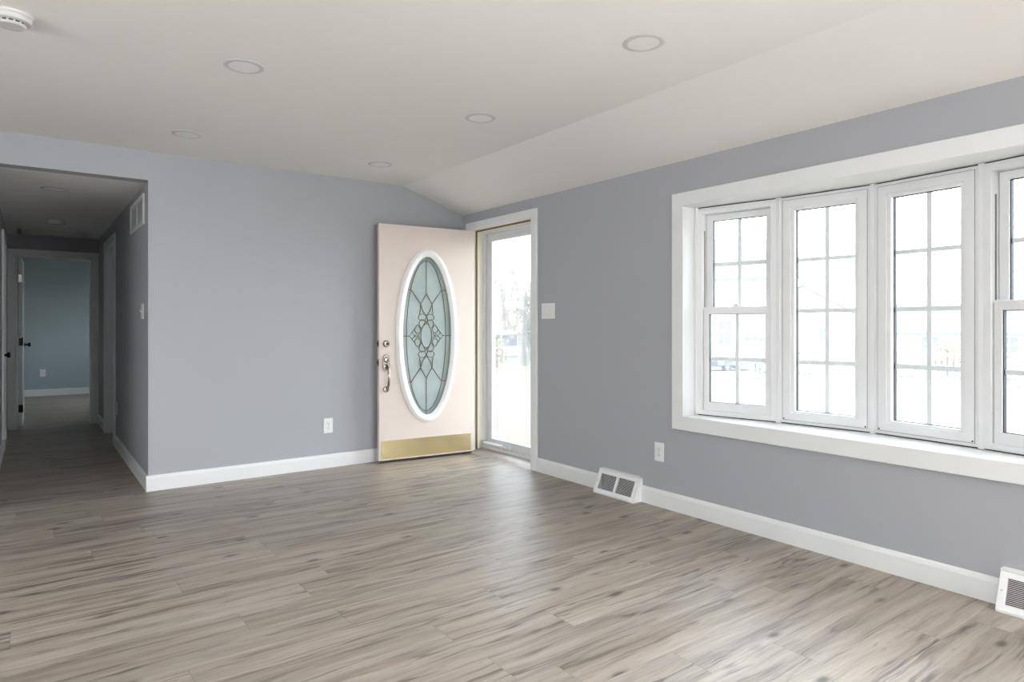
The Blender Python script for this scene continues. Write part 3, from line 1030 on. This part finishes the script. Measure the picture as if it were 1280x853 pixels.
can_light(.842, 3.336, ZC, 'recessed ceiling light beside the smoke detector, midway over the room')
can_light(.842, 4.746, ZC, 'recessed ceiling light above back wall near the hallway opening')
can_light(2.21, 4.747, ZC, 'recessed ceiling light closest to the open entry door')
can_light(2.205, 3.325, ZC, 'recessed ceiling light second from the entry door in its row')
can_light(2.20, 2.009, ZC, 'recessed ceiling light nearest the bow window, end of its row')
can_light(.165, 6.14, HZ, 'shadowed recessed light in the hallway ceiling')


def smoke_detector(x, y, z, label, s=1.0):
    o = empty('smoke_detector', (x, y, z))
    tag(o, label, 'smoke detector', 'smoke detectors')
    P = lambda pr: [(a * s, b * s) for a, b in pr]
    MB().lathe(P([(.077, .0005), (.078, -.008), (.076, -.012), (.072, -.0125)]), 48).build('mounting_base', 'detector', o)
    b = MB().lathe(P([(.072, -.012), (.072, -.024), (.069, -.031), (.060, -.034), (.050, -.034), (.050, -.031)]), 48)
    b.build('body', 'detector', o)
    MB().lathe(P([(.049, -.030), (.049, -.042)]), 40).build('slot_ring', 'grey_plastic', o)
    fins = MB()
    for k in range(14):
        a = 2 * PI * k / 14
        fins.box(.047 * s, .0515 * s, -.0035 * s, .0035 * s, -.043 * s, -.031 * s, Matrix.Rotation(a, 4, 'Z'))
    fins.build('slot_ribs', 'detector', o)
    MB().lathe(P([(.053, -.041), (.0535, -.045), (.048, -.050), (.02, -.052), (0, -.052)]), 48).build('cap', 'detector', o)
    MB().lathe(P([(.010, -.0515), (.010, -.0535), (0, -.054)]), 20, Matrix.Translation((.022 * s, .01 * s, 0))).build('test_button', 'rim', o)
    return o


smoke_detector(-.055, 3.335, ZC, 'round white smoke detector on the main ceiling, dark slots showing', .98)
smoke_detector(.235, 8.05, HZ, 'round white smoke detector on the dark hallway ceiling')

# attic hatch in the hall ceiling
hatch = empty('attic_hatch', (.23, 9.15, HZ))
tag(hatch, 'white framed attic hatch in the hallway ceiling above far doorway', 'hatch')
MB().frame(-.33, .33, -.25, .25, .045, .045, .045, .045, 0, .014, Matrix.Rotation(PI / 2, 4, 'X')).build('hatch_frame', 'trim', hatch, bevel=.003)
MB().box(-.29, .29, -.21, .21, -.004, -.001).build('hatch_panel', 'ceiling', hatch)

# ------------------------------------------------------------------ hallway doors
def casing_on_x(x, s, y0, y1, h, name, label=None, cw=.075):
    mb = MB()
    mb.box(x, x + s * .018, y0 - cw, y0, 0, h)
    mb.box(x, x + s * .018, y1, y1 + cw, 0, h)
    mb.box(x, x + s * .018, y0 - cw, y1 + cw, h, h + cw)
    return structure(mb, name, 'trim', label, bevel=.003)


casing_on_x(HX1, -1, BY0, BY1, 2.03, 'trim_6', 'white casing round the side room doorway in the hall')
mb = MB()
mb.box(HX1 - .004, HX1 + .124, BY1 - .02, BY1, 0, 2.03)
mb.box(HX1 - .004, HX1 + .124, BY0, BY0 + .02, 0, 2.03)
mb.box(HX1 - .004, HX1 + .124, BY0, BY1, 2.01, 2.03)
structure(mb, 'trim_7', 'trim', 'white side room door jamb')
casing_on_x(HX0, 1, LY0, LY1, 2.03, 'trim_8', 'white casing round the closed hall door')
d3 = empty('door_3', (HX0 - .005, LY1, 0), -PI / 2)
tag(d3, 'white closed hallway door with dark knob', None, None, 'structure')
# local x runs along the wall, local y towards the hall
MB().box(.004, LY1 - LY0 - .004, -.035, 0, .012, 2.025).build('door_slab', 'door_back', d3)
pn = MB()
for z0, z1 in ((.20, .88), (1.02, 1.88)):
    pn.frame(.12, .60, z0, z1, .03, .03, .03, .03, -.001, .004)
pn.build('panel_moulding', 'door_back', d3, bevel=.002)
kn = MB().lathe([(.032, 0), (.032, .006), (.013, .010), (.012, .034), (.024, .042), (.029, .054), (.024, .066), (0, .070)], 28, Matrix.Translation((LY1 - LY0 - .10, .0, .905)) @ rx)
kn.build('door_handle', 'dark_bronze', d3)

mb = MB()
mb.box(EX0 - .075, EX0, HY - .018, HY, 0, EZ)
mb.box(EX1, HX1 - .001, HY - .018, HY, 0, EZ)
mb.box(EX0 - .075, HX1 - .001, HY - .018, HY, EZ, EZ + .075)
structure(mb, 'trim_9', 'trim', 'white casing round the bedroom doorway', bevel=.003)
mb = MB()
mb.box(EX0, EX0 + .018, HY - .004, HY + .124, 0, EZ)
mb.box(EX1 - .018, EX1, HY - .004, HY + .124, 0, EZ)
mb.box(EX0, EX1, HY - .004, HY + .124, EZ - .018, EZ)
structure(mb, 'trim_10', 'trim', 'white bedroom door jamb')
# bedroom door, open into the bedroom
d4 = empty('door_4', (EX0 + .026, HY + .128, 0), PI / 2 - R(1.2))
tag(d4, 'white bedroom door standing open beyond the hallway', None, None, 'structure')
MB().box(.0, .70, -.035, 0, .012, 1.975).build('door_slab', 'door_back', d4, bevel=.002)
pn = MB()
for z0, z1 in ((.20, .88), (1.02, 1.84)):
    pn.frame(.11, .59, z0, z1, .03, .03, .03, .03, -.039, -.034)
pn.build('panel_moulding', 'door_back', d4, bevel=.002)
rxm = Matrix.Rotation(PI / 2, 4, 'X')
MB().lathe([(.032, 0), (.032, .006), (.013, .010), (.012, .036), (.024, .044), (.029, .056), (.024, .068), (0, .072)], 28, Matrix.Translation((.63, -.035, .95)) @ rxm).build('door_handle', 'dark_bronze', d4)
for z, mt_ in ((1.74, 'chrome'), (1.0, 'dark_bronze'), (.22, 'dark_bronze')):
    h_ = MB().box(-.0025, .0, -.034, -.001, z - .045, z + .045)
    h_.tube([(-.004, -.037, z - .045), (-.004, -.037, z + .045)], .0065, 10)
    h_.build('hinge', mt_, d4)

# ------------------------------------------------------------------ outdoors
def gz(x, y):
    d = .592 * x + .806 * y if y > 0 else x
    t = max(0, min(1, (math.hypot(x, y) - 22) / 18))
    t = t * t * (3 - 2 * t)
    return -.70 - .62 * t


def at(u, d):
    """ground point seen at picture column u and depth d"""
    s, c = math.sin(YAW), math.cos(YAW)
    k = (u - 640) / 823.5
    x, y = (s + c * k) * d, (c - s * k) * d
    return x, y, gz(x, y)


mb = MB()
N = 60
vs, fs = [], []
for i in range(N + 1):
    for j in range(N + 1):
        x = XO + .0 + 110 * (i / N) ** 1.6
        y = -50 + 170 * j / N
        vs.append((x, y, gz(x, y)))
for i in range(N):
    for j in range(N):
        a = i * (N + 1) + j
        fs.append((a, a + N + 1, a + N + 2, a + 1))
mb.add(vs, fs, True)
o = mb.build('ground', 'lawn', kind='structure', sharp=80)
o['label'] = 'pale winter lawn outside the windows'


def strip(name, pts, width, mat, label):
    mb = MB()
    vs, fs = [], []
    for k, (x, y) in enumerate(pts):
        p, q = Vector(pts[max(0, k - 1)]), Vector(pts[min(len(pts) - 1, k + 1)])
        t = (q - p).normalized()
        nx, ny = -t.y, t.x
        for s in (-1, 1):
            xx, yy = x + nx * s * width / 2, y + ny * s * width / 2
            vs.append((xx, yy, gz(xx, yy) + .02))
    for k in range(len(pts) - 1):
        fs.append((2 * k, 2 * k + 1, 2 * k + 3, 2 * k + 2))
    mb.add(vs, fs, True)
    ob = mb.build(name, mat, kind='structure')
    ob['label'] = label


A, B_ = at(560, 47), at(760, 47)
dv = Vector((B_[0] - A[0], B_[1] - A[1])).normalized()
strip('road', [(A[0] + dv.x * k * 1.5 - dv.x * 20, A[1] + dv.y * k * 1.5 - dv.y * 20) for k in range(44)], 7.0, 'asphalt', 'pale grey road beyond the lawn')
C0, C1 = at(915, 24), at(915, 41)
dv2 = Vector((C1[0] - C0[0], C1[1] - C0[1]))
strip('driveway_path', [(C0[0] + dv2.x * k / 14, C0[1] + dv2.y * k / 14) for k in range(15)], 3.0, 'asphalt', 'grey driveway under the parked car')


def oriented(x, y, z, toward):
    """root whose local -y faces the room"""
    a = math.atan2(toward[1] - y, toward[0] - x) + PI / 2
    return a


# fence
def fence_run(p, q, hgt, label):
    r = empty('picket_fence', (p[0], p[1], gz(*p)), math.atan2(q[1] - p[1], q[0] - p[0]))
    tag(r, label, 'fence')
    L = math.hypot(q[0] - p[0], q[1] - p[1])
    ca, sa = (q[0] - p[0]) / L, (q[1] - p[1]) / L
    zz = lambda x: gz(p[0] + ca * x, p[1] + sa * x) - gz(*p)
    n = int(L / 2.4)
    for k in range(n + 1):
        x = L * k / n
        MB().box(x - .06, x + .06, -.06, .06, zz(x) - .05, zz(x) + hgt + .12).prism([(x - .07, zz(x) + hgt + .12), (x + .07, zz(x) + hgt + .12), (x, zz(x) + hgt + .19)], -.07, .07, 'y').build('post', 'fence', r)
    for h in (.25, hgt - .12):
        mb = MB()
        pts = [L * k / n for k in range(n + 1)]
        for a_, b_ in zip(pts, pts[1:]):
            za, zb = zz(a_) + h, zz(b_) + h
            mb.add([(a_, -.05, za - .05), (b_, -.05, zb - .05), (b_, .0, zb - .05), (a_, .0, za - .05), (a_, -.05, za + .05), (b_, -.05, zb + .05), (b_, .0, zb + .05), (a_, .0, za + .05)],
                   [(0, 3, 2, 1), (4, 5, 6, 7), (0, 1, 5, 4), (1, 2, 6, 5), (2, 3, 7, 6), (3, 0, 4, 7)])
        mb.build('rail', 'fence', r)
    mb = MB()
    m = int(L / .16)
    for k in range(m):
        x = L * (k + .5) / m
        z = zz(x)
        mb.prism([(x - .05, z + .06), (x + .05, z + .06), (x + .05, z + hgt - .03), (x, z + hgt + .03), (x - .05, z + hgt - .03)], -.085, -.055, 'y')
    mb.build('picket_lattice', 'fence', r)
    return r


pA, pB = at(938, 23.5), at(1275, 20.5)
fence_run(pA[:2], pB[:2], 1.08, 'weathered picket fence across the lawn outside the bow window')


# houses
def house(name, u, d, wid, dep, wall_h, roof_h, gable_front, roofmat, label, wins, garage=None, turn=0.0):
    x, y, z = at(u, d)
    r = empty(name, (x, y, z), oriented(x, y, z, (0, 0)) + turn)
    tag(r, label, 'house')
    hw = wid / 2
    if gable_front:
        body = MB().prism([(-hw, -.6), (hw, -.6), (hw, wall_h), (0, wall_h + roof_h), (-hw, wall_h)], 0, dep, 'y')
        body.build('wall', 'siding', r)
        k = roof_h / hw
        ov = .35
        t = .16
        mb = MB()
        mb.prism([(-hw - ov, wall_h - k * ov), (0, wall_h + roof_h), (hw + ov, wall_h - k * ov), (hw + ov, wall_h - k * ov + t), (0, wall_h + roof_h + t), (-hw - ov, wall_h - k * ov + t)], -.35, dep + .35, 'y')
        mb.build('roof', roofmat, r)
    else:
        MB().prism([(0, -.6), (dep, -.6), (dep, wall_h), (dep / 2, wall_h + roof_h), (0, wall_h)], -hw, hw, 'x').build('wall', 'siding', r)
        k = roof_h / (dep / 2)
        ov = .35
        t = .16
        MB().prism([(-ov, wall_h - k * ov), (dep / 2, wall_h + roof_h), (dep + ov, wall_h - k * ov), (dep + ov, wall_h - k * ov + t), (dep / 2, wall_h + roof_h + t), (-ov, wall_h - k * ov + t)], -hw - .3, hw + .3, 'x').build('roof', roofmat, r)
    # lap lines
    lp = MB()
    zc = .3
    while zc < wall_h:
        lp.box(-hw, hw, -.018, .0, zc, zc + .02)
        zc += .25
    lp.build('lap_siding', 'siding', r)
    for wx, wz, ww, wh in wins:
        f_ = MB().frame(wx - ww / 2 - .07, wx + ww / 2 + .07, wz - wh / 2 - .07, wz + wh / 2 + .07, .08, .08, .08, .08, -.06, .01).build('window', 'van', r)
        MB().box(wx - ww / 2, wx + ww / 2, -.025, -.015, wz - wh / 2, wz + wh / 2).build('pane', 'house_glass', f_)
        MB().box(wx - ww / 2, wx + ww / 2, -.045, -.02, wz - .03, wz + .03).box(wx - .02, wx + .02, -.045, -.02, wz - wh / 2, wz + wh / 2).build('sash_bar', 'van', f_)
    if garage:
        gx, gw, gh = garage
        g0 = MB().frame(gx - gw / 2 - .1, gx + gw / 2 + .1, -.02, gh + .1, .1, .1, .02, .1, -.05, .02).box(gx - gw / 2, gx + gw / 2, -.03, .01, 0, gh).build('garage_door', 'van', r)
        nn = 6
        for k in range(nn):
            cx = gx - gw / 2 + gw * (k + .5) / nn
            MB().box(cx - gw / nn * .36, cx + gw / nn * .36, -.045, -.028, gh - .50, gh - .22).build('pane', 'house_glass', g0)
    return r


house('house', 890, 40, 9.5, 8, 5.4, 2.6, False, 'roof_grey', 'pale sided house seen through the window unit nearest the front door',
      [(.73, 2.05, .75, 1.35), (.73, 4.5, .75, 1.2), (3.2, 4.5, .9, 1.2)], (3.05, 2.5, 2.05))
house('house', 1003, 62, 9.0, 8, 3.4, 2.7, True, 'roof', 'low gabled house with brown roof beyond the picket fence', [(-2.0, 1.7, .9, 1.2), (1.8, 1.7, .9, 1.2)])
house('house', 1215, 44, 11, 8, 2.0, 1.9, False, 'roof_grey', 'low house with grey roof behind the yellow shrub', [(-2.4, 1.2, .9, 1.0), (2.0, 1.2, .9, 1.0)])

# parked car
def wheel(parent, x, y, z, r_, wd):
    t = MB().lathe([(r_ * .62, -wd / 2), (r_ * .93, -wd / 2), (r_, -wd / 2 + .02), (r_, wd / 2 - .02), (r_ * .93, wd / 2), (r_ * .62, wd / 2), (r_ * .62, -wd / 2)], 28,
                   Matrix.Translation((x, y, z)) @ rx, cap=False).build('wheel', 'tyre', parent)
    MB().lathe([(0, -wd * .35), (r_ * .63, -wd * .30), (r_ * .63, wd * .30), (0, wd * .35)], 24, Matrix.Translation((x, y, z)) @ rx).build('hub', 'chrome', t)


def vehicle(name, u, d, turn, label, cat, outline, half, glass, body, lower=None, wheels=((-1.35, .33), (1.35, .33)), zoff=0.0):
    x, y, z = at(u, d)
    r = empty(name, (x, y, z + .03 + zoff), oriented(x, y, z, (0, 0)) + turn)
    tag(r, label, cat)
    # side outline in x-z, body narrows towards the roof
    zs = [p[1] for p in outline]
    n = len(outline)
    lo_, hi_ = min(zs), max(zs)
    wid = lambda zz: half * (1 - .16 * max(0, (zz - .95 * (lo_ + hi_) / 2) / (hi_ - lo_)))
    vs = [(px, -wid(pz), pz) for px, pz in outline] + [(px, wid(pz), pz) for px, pz in outline]
    fs = [tuple(range(n)), tuple(range(n, 2 * n))[::-1]] + [(i, (i + 1) % n, n + (i + 1) % n, n + i) for i in range(n)]
    MB().add(vs, fs).build('body', body, r, bevel=.05, seg=3)
    for pts in glass:
        for s in (-1, 1):
            v2 = [(px, s * (wid(pz) + .012), pz) for px, pz in pts] + [(px, s * (wid(pz) - .02), pz) for px, pz in pts]
            m = len(pts)
            MB().add(v2, [tuple(range(m)), tuple(range(m, 2 * m))[::-1]] + [(i, (i + 1) % m, m + (i + 1) % m, m + i) for i in range(m)]).build('side_window', 'car_glass', r)
    for wx, wr in wheels:
        for s in (-1, 1):
            wheel(r, wx, s * (half - .10), wr, wr, .2)
    return r, wid


car_out = [(-2.2, .30), (2.2, .30), (2.25, .62), (2.1, .86), (1.15, .98), (.55, 1.40), (-.9, 1.44), (-1.65, 1.05), (-2.15, .98), (-2.25, .62)]
car, wf = vehicle('parked_car', 914, 35.5, R(52), 'dark blue car parked on the driveway outside the window', 'car', car_out, .88,
                  [[(.95, 1.0), (.48, 1.34), (-.10, 1.36), (-.10, 1.0)], [(-.18, 1.0), (-.18, 1.36), (-.85, 1.36), (-1.4, 1.04)]], 'car')
for s in (-1, 1):
    MB().box(2.14, 2.22, s * .62 - .16, s * .62 + .16, .66, .80).build('headlamp', 'chrome', car, bevel=.02)
    MB().box(-2.26, -2.18, s * .62 - .16, s * .62 + .16, .74, .90).build('tail_lamp', 'threshold', car, bevel=.02)
MB().prism([(1.17, .985), (.57, 1.385), (.60, 1.40), (1.22, .99)], -.66, .66, 'y').build('windscreen', 'car_glass', car)

van_out = [(-2.9, .35), (2.75, .35), (2.85, .75), (2.75, 1.12), (2.25, 1.24), (1.72, 1.80), (1.5, 1.90), (-2.7, 1.92), (-2.9, 1.75)]
van, wv = vehicle('passenger_van', 650, 52, R(8), 'white passenger van with navy side band seen through the storm door', 'van', van_out, .98,
                  [[(1.95, 1.24), (1.55, 1.72), (1.05, 1.74), (1.05, 1.24)]], 'van', wheels=((-1.75, .36), (1.85, .36)))
for s in (-1, 1):
    for a_, b_ in ((-2.78, -1.62), (-1.52, -.36), (-.26, .92)):
        y0 = s * (wv(1.2) + .016)
        MB().box(a_, b_, min(y0, y0 - s * .14), max(y0, y0 - s * .14), .82, 1.74).build('side_panel', 'van_blue', van, bevel=.02)
MB().box(2.80, 2.90, -.5, .5, .45, .62).build('bumper', 'grey_plastic', van, bevel=.02)


# trees and shrubs
def bare_tree(u, d, hgt, seed, label, group='bare trees'):
    rnd = random.Random(seed)
    x, y, z = at(u, d)
    r = empty('bare_tree', (x, y, z), 0)
    tag(r, label, 'tree', group)
    trunk = MB()
    br = MB()

    def grow(mb, p, dr, L, rad, lev):
        pts = [p]
        rr = [rad]
        q = p.copy()
        dd = dr.copy()
        n = 4
        for k in range(n):
            dd = (dd + Vector((rnd.uniform(-1, 1), rnd.uniform(-1, 1), rnd.uniform(-.2, .6))) * .13).normalized()
            q = q + dd * L / n
            pts.append(q.copy())
            rr.append(rad * (1 - .5 * (k + 1) / n))
        mb.tube(pts, rr, 7 if lev == 0 else (5 if lev < 3 else 4))
        if lev >= 4:
            return
        kids = 4 if lev < 2 else 3
        for k in range(kids):
            i = rnd.choice((2, 3, 4)) if lev else rnd.choice((1, 2, 3, 4, 4))
            a = rnd.uniform(0, 2 * PI)
            ax = Vector((math.cos(a), math.sin(a), 0))
            nd = (dd * rnd.uniform(.5, 1.0) + ax * rnd.uniform(.5, 1.0) + Vector((0, 0, .25))).normalized()
            grow(br, pts[i], nd, L * rnd.uniform(.52, .75), rr[i] * .62, lev + 1)

    grow(trunk, Vector((0, 0, -.1)), Vector((rnd.uniform(-.05, .05), rnd.uniform(-.05, .05), 1)), hgt * .40, hgt * .018, 0)
    trunk.build('trunk', 'bark', r)
    br.build('branches', 'bark', r)
    return r


bare_tree(633, 58, 15, 3, 'tall bare tree beyond the van, its trunk rising behind the van')
bare_tree(644, 66, 17, 8, 'tall bare tree farthest off, seen through the storm door')
bare_tree(655, 40, 12, 21, 'bare tree nearest the van with twigs across storm door glass')
bare_tree(1085, 80, 11, 5, 'bare tree behind the low gabled house')


def leafy(name, u, d, rx_, rz_, cz, nleaf, leaf, mat, seed, label, cat, zoff=0.0):
    rnd = random.Random(seed)
    x, y, z = at(u, d)
    r = empty(name, (x, y, z + zoff), 0)
    tag(r, label, cat)
    st = MB()
    for k in range(6):
        a = 2 * PI * k / 6
        st.tube([(0, 0, -.05), (.25 * rx_ * math.cos(a), .25 * rx_ * math.sin(a), cz * .6), (.6 * rx_ * math.cos(a), .6 * rx_ * math.sin(a), cz + .3 * rz_)], [.05 * rx_, .04 * rx_, .012 * rx_], 6)
    st.build('stem', 'bark', r)
    fo = MB()
    for k in range(nleaf):
        while True:
            p = Vector((rnd.uniform(-1, 1), rnd.uniform(-1, 1), rnd.uniform(-1, 1)))
            if .25 < p.length < 1:
                break
        lump = 1 + .22 * math.sin(5 * p.x + seed) * math.cos(4 * p.z + 2 * p.y)
        c = Vector((p.x * rx_ * lump, p.y * rx_ * lump, cz + p.z * rz_ * lump))
        m = Matrix.Translation(c) @ Matrix.Rotation(rnd.uniform(0, 6.28), 4, 'Z') @ Matrix.Rotation(rnd.uniform(-1.2, 1.2), 4, 'X')
        s = leaf * rnd.uniform(.6, 1.3)
        fo.add([(-s * .35, -s, 0), (s * .35, -s, 0), (s * .5, 0, s * .15), (s * .2, s, 0), (-s * .2, s, 0), (-s * .5, 0, s * .15)], [(0, 1, 2, 5), (5, 2, 3, 4)], False, m)
    fo.build('foliage', mat, r)
    return r


leafy('leafy_tree', 664, 46, 1.5, 2.4, 3.0, 1500, .16, 'leaf', 4, 'olive leaved tree beside the storm door glass edge, behind the van', 'tree')
leafy('round_shrub', 1186, 24, .48, .55, .95, 700, .07, 'leaf_yellow', 7, 'yellow green shrub growing just behind the picket fence', 'shrub')
leafy('round_shrub', 1160, 25, .30, .35, .85, 300, .06, 'leaf_yellow', 9, 'smaller yellow shrub behind the fence left of larger one', 'shrub')
leafy('round_shrub', 614, 30, .8, 1.0, .9, 600, .09, 'leaf', 12, 'low olive shrub beside the van, at storm door hinge side', 'shrub')
